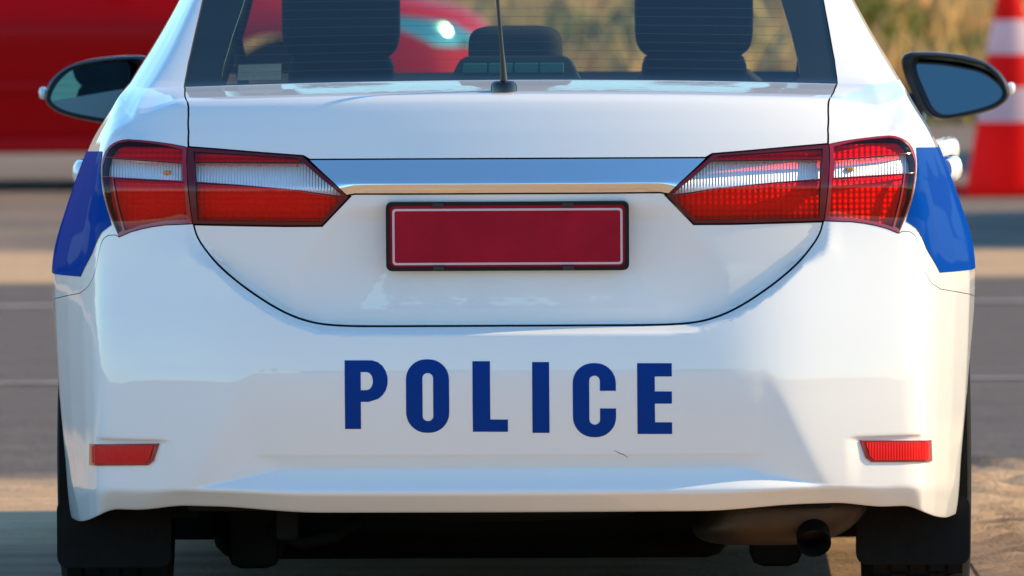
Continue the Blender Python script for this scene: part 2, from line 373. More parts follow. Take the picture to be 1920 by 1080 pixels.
B = Body(
    profile=[(.16, .262), (.06, .264), (.056, .267), (.018, .297), (.011, .303), (.0065, .34)] + [(.43 * (z_ - .46) ** 2, z_) for z_ in np.linspace(.37, .66, 30)] + [(.0255, .72), (.034, .80), (.032, .868), (.034, .874), (.053, .919), (.070, .97), (.086, 1.01), (.095, 1.026), (.110, 1.036), (.15, 1.041), (.28, 1.049), (.42, 1.056), (.455, 1.068), (.62, 1.145), (.80, 1.225), (1.0, 1.31), (1.2, 1.385), (1.4, 1.435), (1.7, 1.462), (2.3, 1.478)],
    plan=[(x_, QUAD(x_)) for x_ in np.linspace(0, .735, 50)] + [(.760, .168), (.774, .195), (.798, .27), (.836, .42), (.868, .57), (.883, .75), (.888, .95), (.888, 1.2), (.888, 2.3)],
    xc=[(.2, .766), (.80, .766), (.86, .764), (.92, .758), (.96, .745), (1.0, .725), (1.04, .695), (1.06, .68), (1.12, .65), (1.2, .615), (1.3, .58), (1.4, .52), (1.49, .38)],
    wt=WT, xc0=.766, w0=.888, yend=2.3, feat=features, dz=dzf)
def proj_px(p):      # photo pixel offset from the car's centre line, photo row
    k = FPX / (DCAM + p[..., 1]); return np.stack([p[..., 0] * k, YH + (HCAM - p[..., 2]) * k], -1)
def proj_side(p): return p[..., 1:3]
def px(pts): return B.invert([(a, b) for a, b in pts], proj_px)
def pxs(pts):        # points read off the photo as they stand (centre column 952, slight roll)
    r = B.invert([(abs(a - 952), b + (a - 952) * .0052) for a, b in pts], proj_px)
    return [(math.copysign(u, a - 952), v) for (u, v), (a, b) in zip(r, pts)]
def side(pts): return B.invert(pts, proj_side, (B.uc, B.umax), (0, B.vmax))

def spl(pts, k=4):   # smooth curve through traced points
    P = np.array([pts[0]] + list(pts) + [pts[-1]], float); out = []
    for i in range(1, len(P) - 2):
        for t in np.arange(k) / k:
            a, b, c, d = P[i - 1:i + 3]; out.append(tuple(.5 * (2 * b + (c - a) * t + (2 * a - 5 * b + 4 * c - d) * t * t + (3 * b - a - 3 * c + d) * t ** 3)))
    return out + [tuple(pts[-1])]
def ux(x, z): # column where the surface is x wide at height z
    us = np.linspace(.2, B.uc + .3, 600); p = B.pos(us, np.full(600, B.V(z))); return float(np.interp(x, p[:, 0], us))
vdeck = B.V(1.057)
G_up = px([(602.5, 190), (601, 215), (600.5, 245), (600.5, 273)])
G_low = px(spl([(592, 417), (585, 440), (572, 462), (545, 495), (505, 530), (460, 562), (420, 585), (385, 599), (350, 607), (300, 611), (230, 612)])) + px([(150, 612)])
lampI_top = px([(601, 273), (540, 278), (460, 285), (384, 291)]); lampI_tip = px([(297, 367)]); lampI_bot = px([(349, 421), (420, 421), (510, 419), (592, 417)])
lampO_top = px([(601, 273), (650, 264), (690, 259), (712, 257.5), (724, 258.5), (738, 263), (749, 270), (757, 281)]); lampO_out = px(spl([(757, 281), (761, 292), (763.5, 308), (763.5, 328), (761, 350), (755, 378), (745, 408), (731, 441)], 3)[3:]); lampO_bot = px([(710, 432), (690, 426.5), (668, 422), (645, 419), (592, 417)])
vc = lambda py: px([(0.5, py)])[0][1]
u_dk = ux(.6175, 1.057)
x_top = float(B.pos([G_up[0][0]], [G_up[0][1]])[0][0])
G_up = [(ux(x_top + (.6165 - x_top) * k ** .8, z_), B.V(z_)) for z_, k in ((1.0550, .92), (1.0515, .75), (1.0470, .55), (1.0425, .34), (1.0385, .16))] + G_up
deck = [(u_dk, vdeck)] + G_up
v1, v2, vb = vc(298), vc(361.5), vc(612)
gt = px([(372, 298), (200, 298)]); gb = px([(286, 361), (150, 361.5)]); ge = px([(302, 364)])
upper = [(0, vdeck)] + deck + lampI_top[1:] + gt + [(0, v1)]
lower = [(0, v2)] + gb[::-1] + ge + lampI_tip + lampI_bot + G_low[1:] + [(0, vb)]
lid = panel('trunk_lid', B, [sym(upper), sym(lower)], WHITE, car, du=.013, dv=.0045, gap=.0028)
garn = panel('chrome_garnish', B, sym([(0, v1)] + gt[::-1] + ge + gb + [(0, v2)]), CHROME, lid, du=.010, dv=.003, gap=.0007, off=.001, thick=.006)

# bumper
arch = [(.97 - .365 * math.cos(t), .315 + .365 * math.sin(t)) for t in np.linspace(-.26, math.pi + .26, 40)]
def yz(y, z): return (B.U(y), B.V(z))
i_seam = [i for i, p in enumerate(arch) if p[1] <= .632 and p[0] < .97]
seam = px(spl([(738, 437), (752, 438), (763, 447), (769, 466), (774, 490), (781, 515), (792, 534), (808, 546)], 3))
arch_end = side([(.80, .632)])[0]
seam_f = side([(.55, .645), (.68, .636)]) + [arch_end]
arch_back = [(B.U(y), B.V(max(z, .2))) for y, z in arch if y < .97 and z < .628][::-1]
arch_back = [(u, max(v, .0005)) for u, v in arch_back]
bump_half = [(0, vb)] + G_low[::-1] + lampO_bot[::-1][1:] + [lampO_out[-1]] + seam + seam_f + arch_back + [(arch_back[-1][0] - .004, .0006), (0, .0006)]
bumper = panel('rear_bumper', B, sym(bump_half), WHITE, car, du=.010, dv=.0045, gap=.0007)

# quarter panels with C pillar, rear glass, side glass, doors, roof
u_g = [(u_dk + .0, vdeck)]
glass_edge = B.invert([(.600, 1.10), (.590, 1.17), (.575, 1.25), (.555, 1.33), (.53, 1.40)], lambda p: p[..., [0, 2]], (0, 1.2), (B.V(1.06), B.vmax)) if False else None
gx = [(.619, 1.058), (.614, 1.10), (.606, 1.15), (.596, 1.21), (.580, 1.28), (.555, 1.35), (.53, 1.405)]
rg = [(ux(x, z), B.V(z)) for x, z in gx]
rearglass_half = [(0, vdeck + .004)] + rg + [(0, B.V(1.405))]
side_win = side([(1.10, 1.00), (1.45, 1.20), (1.72, 1.345), (1.85, 1.365), (2.10, 1.375), (2.245, 1.378), (2.245, 1.0), (1.7, .992)])
door_gap = side([(2.29, .21), (1.50, .21), (1.40, .36), (1.37, .55), (1.30, .70), (1.20, .82), (1.12, .93), (1.09, .978)])
for sgn in (1, -1):
    f = (lambda l: l) if sgn > 0 else neg
    front_arch = [(B.U(y), B.V(z)) for y, z in arch if (y > .97 or z > .632) and z > .2 and not (y < .97 and z < .632)]
    q = [(u_dk, vdeck)] + rg[1:] + [(0.0015, B.V(1.405)), (0.0015, B.vmax - .002), (B.umax - .001, B.vmax - .002), (B.umax - .001, B.V(.985))] + side([(1.7, .985), (1.09, .981)]) + door_gap[::-1][1:-2] + [(B.U(1.43), B.V(.21))] + front_arch[::-1] + [arch_end] + seam_f[::-1][1:] + seam[::-1] + lampO_out[::-1] + lampO_top[::-1] + G_up[::-1][1:]
    qp = panel('quarter_panel', B, f(q), WHITE, car, holes=[f(side_win)], du=.020, dv=.008, gap=.0007, thick=.025, back=TRIM)
    d = [(B.umax - .002, B.V(.21))] + door_gap[1:] + side([(1.7, .983)]) + [(B.umax - .002, B.V(.983))]
    rd = panel('rear_door', B, f(d), WHITE, car, du=.03, dv=.012, gap=.002, thick=.02)
    panel('rear_door_glass', B, f(side_win), GL_SIDE, car, du=.04, dv=.02, gap=.001, off=-.006, thick=0)
    # blue stripe, running forward along the flank
    st = px([(763, 280), (800, 279)]) + [(B.umax - .004, B.V(.907)), (B.umax - .004, B.V(.688))] + side([(1.25, .688), (.8, .684)]) + px([(806, 515), (782, 470), (764, 432), (745, 418)]) + px([(749, 402), (757, 376), (763, 350), (765.5, 328), (765.5, 308), (764, 294)])
    stripe = panel('side_stripe', B, f(st), BLUE, car, du=.014, dv=.008, gap=0, off=.0013, thick=0)
    # door handles
    for hy, hz, xo in ((1.30, .857, .872), (2.38, .863, .896)):
        sx = .030 if hy < 2 else .042
        h = tube('door_handle', [(sgn * (xo - sx + (sx - .012) * math.sin(math.pi * t) ** .5), hy + .20 * t, hz) for t in np.linspace(0, 1, 15)], [.013 + .005 * math.sin(math.pi * t) ** .5 for t in np.linspace(0, 1, 15)], WHITE, rd if hy < 2 else car, 14)
        for v in h.data.vertices: v.co.z = hz + (v.co.z - hz) * 1.5
rg_out = panel('rear_window', B, sym(rearglass_half), GL_REAR, car, du=.03, dv=.015, gap=.0015, off=-.003, thick=0)
def inset_x(z, x): return (ux(x, z), B.V(z))
vin0 = vc(141)
clear_half = [(0, vin0), (ux(.535, 1.066), vin0 - .001), inset_x(1.073, .548), inset_x(1.10, .545), inset_x(1.15, .533), inset_x(1.21, .515), inset_x(1.28, .495), inset_x(1.34, .470), (0, B.V(1.36))]
panel('window_surround', B, sym(rearglass_half), FRAME, rg_out, holes=[sym(clear_half)], du=.03, dv=.012, gap=.0012, off=-.006, thick=.002, back=GLOSSBLACK)
# defroster wires
dl_v, dl_f, dl_n = [], [], []
for z in np.arange(1.085, 1.34, .0155):
    w_ = np.interp(z, [1.07, 1.21, 1.34], [.54, .51, .465]); us = np.linspace(-ux(w_, z), ux(w_, z), 40); v0 = B.V(z)
    a = B.pos(us, np.full(40, v0 - .0007)); b = B.pos(us, np.full(40, v0 + .0007)); n = B.nrm(us, np.full(40, v0)); k = len(dl_v)
    dl_v += list(a - n * .0075) + list(b - n * .0075); dl_f += [(k + i, k + i + 1, k + 41 + i, k + 40 + i) for i in range(39)]
mesh_obj('defroster_wires', dl_v, dl_f, pm('wire', (.05, .03, .02), .6), rg_out)['kind'] = 'stuff'

# tail lamps: lens zones in front of ribbed reflectors, dark frame round them
def lamp(sgn, outline, zones, name, label, parent):
    f = (lambda l: l) if sgn > 0 else neg
    frame = panel(name, B, f(outline), LAMPBORDER if 'inner' in label else LAMPBORDERR, parent, holes=[f(z[1]) for z in zones], du=.008, dv=.006, gap=.0009, off=.0015, thick=.006)
    panel('lamp_housing', B, f(outline), HOUSING, frame, du=.012, dv=.01, gap=.004, off=-.028, thick=.002, back=DARK)
    for zn, lp, lens, refl, rn in zones:
        panel(zn, B, f(lp), lens, frame, du=.008, dv=.006, gap=-.0006, off=.0006, thick=0)
        panel(rn, B, f(lp), refl, frame, du=.008, dv=.006, gap=-.004, off=-.016, thick=.001)
    return frame
zi = [('red_lens', px([(589, 282), (398, 295), (388, 301), (588, 299)]), LENS_R, REFL_R, 'red_reflector'),
      ('clear_lens', px([(587, 302), (383, 304), (312, 365), (412, 351), (502, 343), (585, 337)]), LENS_C, REFL_S, 'silver_reflector'),
      ('red_lens', px([(585, 341), (502, 346), (412, 354), (313, 370), (352, 413), (582, 409)]), LENS_R, REFL_R, 'red_reflector')]
zo = [('red_lens', px([(611, 279), (650, 269), (690, 264), (712, 262), (733, 266), (748, 277), (754, 289), (611, 300)]), LENS_R, REFL_R, 'red_reflector'),
      ('clear_lens', px([(612, 303), (755, 292), (760, 308), (760, 326), (612, 335)]), LENS_C, REFL_S, 'silver_reflector'),
      ('red_lens', px([(608, 339), (740, 331), (732, 380), (719, 428), (690, 418), (645, 410), (603, 408)]), LENS_R, REFL_R, 'red_reflector'),
      ('red_lens', px([(744, 330), (760, 329), (752, 376), (732, 432), (725, 428), (737, 380)]), LENS_R, REFL_R, 'red_reflector')]
oi = lampI_top + lampI_tip + lampI_bot
oo = lampO_top + lampO_out + lampO_bot
for sgn in (1, -1):
    lamp(sgn, oi, zi, 'tail_lamp', 'inner tail lamp on the lid', lid)
    l2 = lamp(sgn, oo, zo, 'tail_lamp', 'corner lamp', car)
    # bulbs behind the clear bands
    c = B.pos([px([(640, 320)])[0][0]], [px([(640, 320)])[0][1]])[0]
    box('indicator_bulb', *sorted((sgn * (c[0] - .006), sgn * (c[0] + .008))), c[1] + .0125, c[1] + .022, c[2] - .0045, c[2] + .003, REFL_O, l2, .002, 1)

# lettering on the bumper
def arc(cx, cy, rx, ry, a0, a1, n=10): return [(cx + rx * math.cos(R(a)), cy + ry * math.sin(R(a))) for a in np.linspace(a0, a1, n)]
def stad(x0, x1, y0, y1, r): return arc(x1 - r, y0 + r, r, r, -90, 0) + arc(x1 - r, y1 - r, r, r, 0, 90) + arc(x0 + r, y1 - r, r, r, 90, 180) + arc(x0 + r, y0 + r, r, r, 180, 270)
L_P = [(645, 676), (692, 676)] + arc(694, 714, 32, 38, -85, 85) + [(690, 754), (675, 754), (675, 805), (645, 805)]
L_Ph = [(675, 698), (686, 698)] + arc(686, 715, 12, 17, -80, 80) + [(686, 732), (675, 732)]
L_O = stad(760, 841, 674, 812, 38); L_Oh = stad(791, 811, 700, 790, 9.5)
L_L = [(885, 677.5), (918, 677.5), (918, 787), (951, 787), (951, 810), (885, 810)]
L_I = [(997, 679), (1029, 679), (1029, 812), (997, 812)]
L_C = [(1124, 733), (1154, 733)] + arc(1116, 719, 38, 38, 0, -90) + arc(1111, 719, 38, 38, -90, -180) + arc(1111, 782, 38, 38, 180, 90) + arc(1116, 782, 38, 38, 90, 0) + [(1154, 766), (1124, 766)] + arc(1114, 787, 10, 9.5, 0, 180, 12) + arc(1114, 714, 10, 9.5, 180, 360, 12)
L_E = [(1194, 681), (1259, 681), (1259, 706), (1227, 706), (1227, 734), (1259, 734), (1259, 757), (1227, 757), (1227, 792), (1259, 792), (1259, 814), (1194, 814)]
for lp, hole in ((L_P, L_Ph), (L_O, L_Oh), (L_L, None), (L_I, None), (L_C, None), (L_E, None)):
    panel('letter', B, pxs(lp), NAVY, bumper, holes=[pxs(hole)] if hole else [], du=.008, dv=.005, gap=0, off=.0007, thick=0)
# reflectors
for sgn in (1, -1):
    rl = px([(657, 829), (787, 829), (788, 869), (678, 870), (668, 862)])
    rl = rl if sgn > 0 else neg(rl)
    rf = panel('bumper_reflector', B, rl, LAMPBORDERR, bumper, du=.01, dv=.005, gap=0, off=.004, thick=.006, back=LAMPBORDERR)
    ri = px([(666, 833), (781, 833), (781, 865), (682, 866), (674, 859)]); ri = ri if sgn > 0 else neg(ri)
    panel('reflector_face', B, ri, REFLECTOR, rf, du=.008, dv=.005, gap=0, off=.006, thick=.001, back=LAMPBORDERR)
# scratches on the bumper
pts = [B.pos([u], [v])[0] + B.nrm([u], [v])[0] * .0002 for u, v in pxs([(1150, 845), (1160, 850), (1168, 853), (1176, 859)])]
tube('scratch', pts, [.0003, .0008, .0008, .0003], PAPER, bumper, 5)

# number plate
def rrect(x0, x1, z0, z1, r, n=5): return arc(x1 - r, z1 - r, r, r, 0, 90, n) + arc(x0 + r, z1 - r, r, r, 90, 180, n) + arc(x0 + r, z0 + r, r, r, 180, 270, n) + arc(x1 - r, z0 + r, r, r, 270, 360, n)
pl = empty('number_plate'); pl.parent = car; pl.location = (-.0005, .050, .7765); pl.rotation_euler = (R(5), 0, 0)
def ring(name, o, i, y0, y1, mat, parent):
    n = len(o); V = [(p[0], y0, p[1]) for p in o] + [(p[0], y0, p[1]) for p in i] + [(p[0], y1, p[1]) for p in o] + [(p[0], y1, p[1]) for p in i]; F = []
    for k in range(n):
        j = (k + 1) % n; F += [(k, n + k, n + j, j), (k, j, 2 * n + j, 2 * n + k), (n + k, 3 * n + k, 3 * n + j, n + j), (2 * n + k, 2 * n + j, 3 * n + j, 3 * n + k)]
    ob = mesh_obj(name, V, F, mat, parent, smooth=False); return ob
ring('plate_frame', rrect(-.2245, .2245, -.0640, .0640, .011), rrect(-.2175, .2175, -.0575, .0575, .009), -.0075, .006, FRAME, pl)
prism('plate_sheet', rrect(-.2180, .2180, -.0580, .0580, .009), 'y', -.004, .002, PLATE, pl, .0008, 1)
ring('plate_border', rrect(-.2125, .2125, -.0530, .0515, .006), rrect(-.2085, .2085, -.0490, .0475, .004), -.0052, -.0038, PLATEW, pl)
for x in (-.128, .112):
    for z in (-.0585, .0585): box('plate_clip', x - .010, x + .010, -.0095, 0, z - .004, z + .004, BLACK, pl, .001, 1)

# antenna on the lid
ap = B.pos([-.008], [B.V(1.0415)])[0]
an = empty('antenna'); an.parent = car; an.location = ap
lathe('antenna_base', [(.0245, -.004), (.0245, .008), (.0225, .015), (.017, .0185), (0, .0195)], GLOSSBLACK, an, 32)
tube('antenna_spring', [(0, 0, .016), (-.0012, 0, .04), (-.003, 0, .072)], [.0075, .0060, .0042], BLACK, an)
tube('antenna_whip', [(-.003, 0, .07), (-.011, 0, .175), (-.028, 0, .42)], [.0040, .0034, .002], BLACK, an)

# ---------------------------------------------------------------- front half of the police car and generic cars
FRONT = dict(
    profile=[(.14, .20), (.04, .215), (.005, .28), (0, .40), (.005, .55), (.02, .66), (.06, .73), (.14, .78), (.35, .84), (.7, .91), (1.05, .965), (1.17, .985), (1.22, 1.005), (1.45, 1.14), (1.72, 1.285), (1.95, 1.395), (2.08, 1.435), (2.2, 1.458), (2.32, 1.478)],
    plan=[(0, 0), (.3, .03), (.5, .09), (.62, .16), (.70, .25), (.76, .40), (.82, .60), (.86, .85), (.884, 1.15), (.888, 1.5), (.888, 2.32)],
    xc=[(.18, .72), (.7, .72), (.8, .71), (.9, .70), (.97, .69), (1.02, .67), (1.14, .62), (1.3, .57), (1.4, .52), (1.49, .38)], wt=WT, xc0=.72, w0=.888, yend=2.32, psig=9, plsig=25)
class Flip:      # a front end laid over the car's own axis
    def __init__(s, b, L): s.b, s.L = b, L; s.vmax, s.umax = b.vmax, b.umax
    def pos(s, u, v): p = s.b.pos(u, v); return np.stack([-p[..., 0], s.L - p[..., 1], p[..., 2]], -1)
    def nrm(s, u, v): n = s.b.nrm(u, v); return np.stack([-n[..., 0], -n[..., 1], n[..., 2]], -1)
def end_panels(parent, S, b, body, glassmat_, kind, du=.04, dv=.02, arch_c=.94, lampmat=HEADL):
    """one end (front or back) of a car: body with wheel arches and window openings, glass, lamps, grille"""
    ar = [(arch_c - .36 * math.cos(t), .315 + .36 * math.sin(t)) for t in np.linspace(-.30, math.pi + .30, 26)]
    iv = lambda pts: b.invert(pts, proj_side, (b.uc, b.umax), (0, b.vmax))
    z0, z1 = (1.01, 1.425) if kind == 'front' else (1.0, 1.38)
    def uxx(x, z):
        us = np.linspace(0, b.uc + .35, 500); p = b.pos(us, np.full(500, b.V(z))); return float(np.interp(x, p[:, 0], us))
    ws = [(0, b.V(z0)), (uxx(.66 if kind == 'front' else .56, z0), b.V(z0)), (uxx(.58 if kind == 'front' else .53, (z0 + z1) / 2), b.V((z0 + z1) / 2)), (uxx(.47, z1), b.V(z1)), (0, b.V(z1))]
    sw = iv([(1.42, 1.0), (1.62, 1.15), (1.88, 1.32), (2.02, 1.375), (2.26, 1.385), (2.26, .995)]) if kind == 'front' else iv([(.80, 1.02), (1.05, 1.25), (1.25, 1.36), (2.26, 1.385), (2.26, .995)])
    half = [(0, b.vmax - .002), (b.umax, b.vmax - .002), (b.umax, b.V(.205))] + [(b.U(y), b.V(z)) for y, z in ar if z > .205][::-1] + [(0, b.V(.205))]
    hl = [(uxx(x, z), b.V(z)) for x, z in ([(.44, .60), (.70, .62), (.76, .70), (.74, .76), (.58, .72), (.46, .66)] if kind == 'front' else [(.52, .70), (.70, .70), (.70, .92), (.60, .92)])]
    gr = [(0, b.V(.33)), (uxx(.42, .33), b.V(.33)), (uxx(.50, .42), b.V(.42)), (uxx(.42, .50), b.V(.50)), (0, b.V(.50))]
    panel(kind + '_body', S, sym(half), body, parent, holes=[sym(ws), sw, neg(sw), hl, neg(hl)] + ([sym(gr)] if kind == 'front' else []), du=du, dv=dv, gap=.001, thick=.03, back=TRIM)
    panel('windscreen' if kind == 'front' else 'rear_window', S, sym(ws), GL_WIND if kind == 'front' else glassmat_, parent, du=du, dv=dv, gap=-.004, off=-.008, thick=0)
    if kind == 'front': panel('grille', S, sym(gr), BLACK, parent, du=du, dv=dv, gap=.001, off=-.02, thick=.01)
    for f in ((lambda l: l), neg):
        panel('side_window', S, f(sw), glassmat_, parent, du=du, dv=dv, gap=-.004, off=-.008, thick=0)
        panel('headlight' if kind == 'front' else 'tail_lamp', S, f(hl), lampmat, parent, du=.02, dv=.012, gap=.001, off=-.002, thick=.02)
LEN = 4.62
BF = Body(**FRONT); SF = Flip(BF, LEN)
end_panels(car, SF, BF, WHITE, GL_SIDE, 'front', du=.035, dv=.018)
# wheels
def wheel(parent, x, y, sgn, r=.315, wd=.205):
    wc = x - sgn * wd / 2
    h = wd / 2
    t = lathe('tyre', [(r * .66, -h + .01), (r * .80, -h), (r * .93, -h + .006), (r * .985, -h + .022), (r, -h + .045), (r, h - .045), (r * .985, h - .022), (r * .93, h - .006), (r * .80, h), (r * .66, h - .01)], RUBBER, parent, 56, 'x', (wc, y, r))
    # tread blocks round the tyre, one part
    bmv, bmf = [], []
    for k in range(64):
        a = 2 * math.pi * k / 64
        for j, (xa, xb) in enumerate(((-.085, -.058), (-.05, -.022), (-.014, .014), (.022, .05), (.058, .085))):
            aa = a + (.02 if j % 2 else 0); b0 = len(bmv)
            for rr in (r - .004, r + .0055):
                for (dx, da) in ((xa, -.036), (xb, -.036), (xb, .036), (xa, .036)):
                    bmv.append((wc + dx, y + rr * math.sin(aa + da), r + rr * math.cos(aa + da)))
            bmf += [(b0 + 4, b0 + 5, b0 + 6, b0 + 7)] + [(b0 + i, b0 + (i + 1) % 4, b0 + 4 + (i + 1) % 4, b0 + 4 + i) for i in range(4)]
    mesh_obj('tread_blocks', bmv, bmf, RUBBER, t, smooth=False)['kind'] = 'stuff'
    rim = lathe('rim', [(.02, h - .03), (.06, h - .025), (.07, h - .05), (r * .60, h - .045), (r * .655, h - .012), (r * .67, h - .012), (r * .67, -h + .012), (r * .55, -h + .02), (.06, -h + .07)], ALLOY, t, 40, 'x', (wc, y, r))
    if sgn < 0:
        for o in (rim,):
            for v in o.data.vertices: v.co.x = 2 * wc - v.co.x
    return t
for sgn in (1, -1):
    wheel(car, sgn * .873, .97, sgn); wheel(car, sgn * .875, 3.67, sgn)
    # mud flaps behind the rear wheels
    mf = rrect(.650, .868, .128, .262, .022)
    prism('mud_flap', [(sgn * a, b) for a, b in (mf if sgn > 0 else mf[::-1])], 'y', .60, .608, RUBBER, car, .002, 1)
    # wheel well lining
    V, F = [], []
    for i, t in enumerate(np.linspace(-.25, math.pi + .25, 24)):
        for x in (.60, .862): V.append((sgn * x, .97 - .375 * math.cos(t), .315 + .375 * math.sin(t)))
    F = [(2 * i, 2 * i + 1, 2 * i + 3, 2 * i + 2) for i in range(23)]
    mesh_obj('wheel_well', V, F, UNDER, car)
# underside
box('floor_pan', -.80, .80, 1.40, 4.3, .130, .19, UNDER, car, .01)
box('trunk_floor', -.62, .62, .20, 1.40, .29, .31, UNDER, car, .01)
box('rear_skirt', -.60, .60, .165, .215, .262, .30, UNDER, car, .008)
lathe('spare_wheel_well', [(0, .232), (.24, .232), (.285, .245), (.315, .30)], UNDER, car, 40, 'z', (-.015, .56, 0))
tube('axle_beam', [(-.70, .97, .30), (-.5, .90, .22), (0, .88, .205), (.5, .90, .22), (.70, .97, .30)], .042, UNDER, car)
box('fuel_tank', -.60, .42, 1.22, 1.85, .100, .30, UNDER, car, .05, 3)
box('heat_shield', .02, .50, .90, 1.30, .205, .22, STEEL, car, .006)
for sgn in (1, -1):
    tube('shock_absorber', [(sgn * .56, .93, .17), (sgn * .55, .86, .50)], [.026, .03], UNDER, car)
    tube('coil_spring', [(sgn * .46 + .045 * math.cos(a), .84 + .045 * math.sin(a), .20 + .004 * k) for k, a in enumerate(np.arange(0, 8 * math.pi, .4))], .006, UNDER, car, 6)
    box('trailing_arm', sgn * .50 - .05, sgn * .50 + .05, .75, 1.15, .115, .25, UNDER, car, .025)
blob('muffler', .515, .52, .242, .155, .20, .066, STEEL, car, .62, 32, 18, lambda x, y, z: (x + (.32 * z if z < 0 else 0), y, z))
tube('tail_pipe', [(.50, .60, .222), (.55, .42, .218), (.563, .36, .212), (.566, .33, .202), (.567, .31, .188)], .032, UNDER, car, 20, cap=False)
box('tow_bracket', -.44, -.40, .30, .36, .20, .29, UNDER, car, .006)
tube('brake_line', [(-.50, .80, .20), (-.40, .66, .17), (-.34, .62, .185), (-.30, .70, .21)], .012, UNDER, car)

for sgn in (1, -1): prism('side_skirt', [(1.36, .125), (3.25, .125), (3.22, .225), (1.40, .225)], 'x', sgn * .79, sgn * .872, WHITE, car, .012)  # skirts added low to block light from the ground beneath
# interior
box('parcel_shelf', -.62, .62, .50, 1.02, .985, 1.010, TRIM, car, .01)
bl = empty('brake_lamp'); bl.parent = car; bl.location = (.0, 0, .022)
prism('lamp_case', [(-.128, 1.010), (-.118, 1.030), (-.098, 1.068), (-.085, 1.074), (.098, 1.074), (.112, 1.068), (.132, 1.030), (.142, 1.010)], 'y', .64, .74, BLACK, bl, .006)
for k in range(4): box('lamp_lens', -.092 + k * .0485, -.092 + k * .0485 + .0465, .632, .645, 1.042, 1.062, TEAL, bl, .002, 1)
hr = blob('center_headrest', .004, .93, 1.088, .091, .052, .062, FABRIC, car, .42, 32, 18)
for x in (-.06, .05): tube('headrest_post', [(x, .95, .98), (x, .94, 1.07)], .006, STEEL, hr)
box('rear_bench', -.62, .62, .98, 1.12, .45, 1.00, FABRIC, car, .05, 3)
box('bench_cushion', -.62, .62, 1.05, 1.60, .38, .50, FABRIC, car, .05, 3)
for x in (-.372, .352):
    s = empty('front_seat'); s.parent = car; s.location = (x, 2.30, 0)
    prism('backrest', [(-.24, .50), (.24, .50), (.255, .76), (.23, .88), (.16, .95), (.112, .98), (.105, 1.075), (-.105, 1.075), (-.112, .98), (-.16, .95), (-.23, .88), (-.255, .76)], 'y', -.06, .06, FABRIC, s, .03, 3)
    blob('headrest', 0, .0, 1.172, .122, .055, .115, FABRIC, s, .38, 32, 18, lambda a, b, c: (a * (1 - .06 * max(0, c) ** 2) , b, c))
    box('cushion', -.25, .25, .0, .5, .40, .52, FABRIC, s, .05, 3)
prism('dashboard', [(2.95, .70), (3.05, .93), (3.18, .975), (3.42, .972), (3.46, .70)], 'x', -.70, .70, TRIM, car, .02)
sw_ = lathe('steering_wheel', [(.175 + .014 * math.cos(a), .014 * math.sin(a)) for a in np.linspace(0, 2 * math.pi, 13)], TRIM, car, 40, 'y', (0, 0, 0)); sw_.location = (.36, 2.86, .88); sw_.rotation_euler = (R(22), 0, 0)
rm = blob('rear_view_mirror', .01, 2.62, 1.235, .115, .02, .036, BLACK, car, .5)
panel('window_sticker', B, neg(px([(432, 107), (513, 109), (515, 138), (432, 137)])), PAPER, rg_out, du=.02, dv=.02, gap=0, off=-.011, thick=.0004, back=PAPER)
for sgn in (1, -1):
    tube('seat_belt', [(sgn * .60, 2.12, 1.25), (sgn * .56, 2.18, .95), (sgn * .55, 2.2, .7)], .012, TRIM, car, 8)

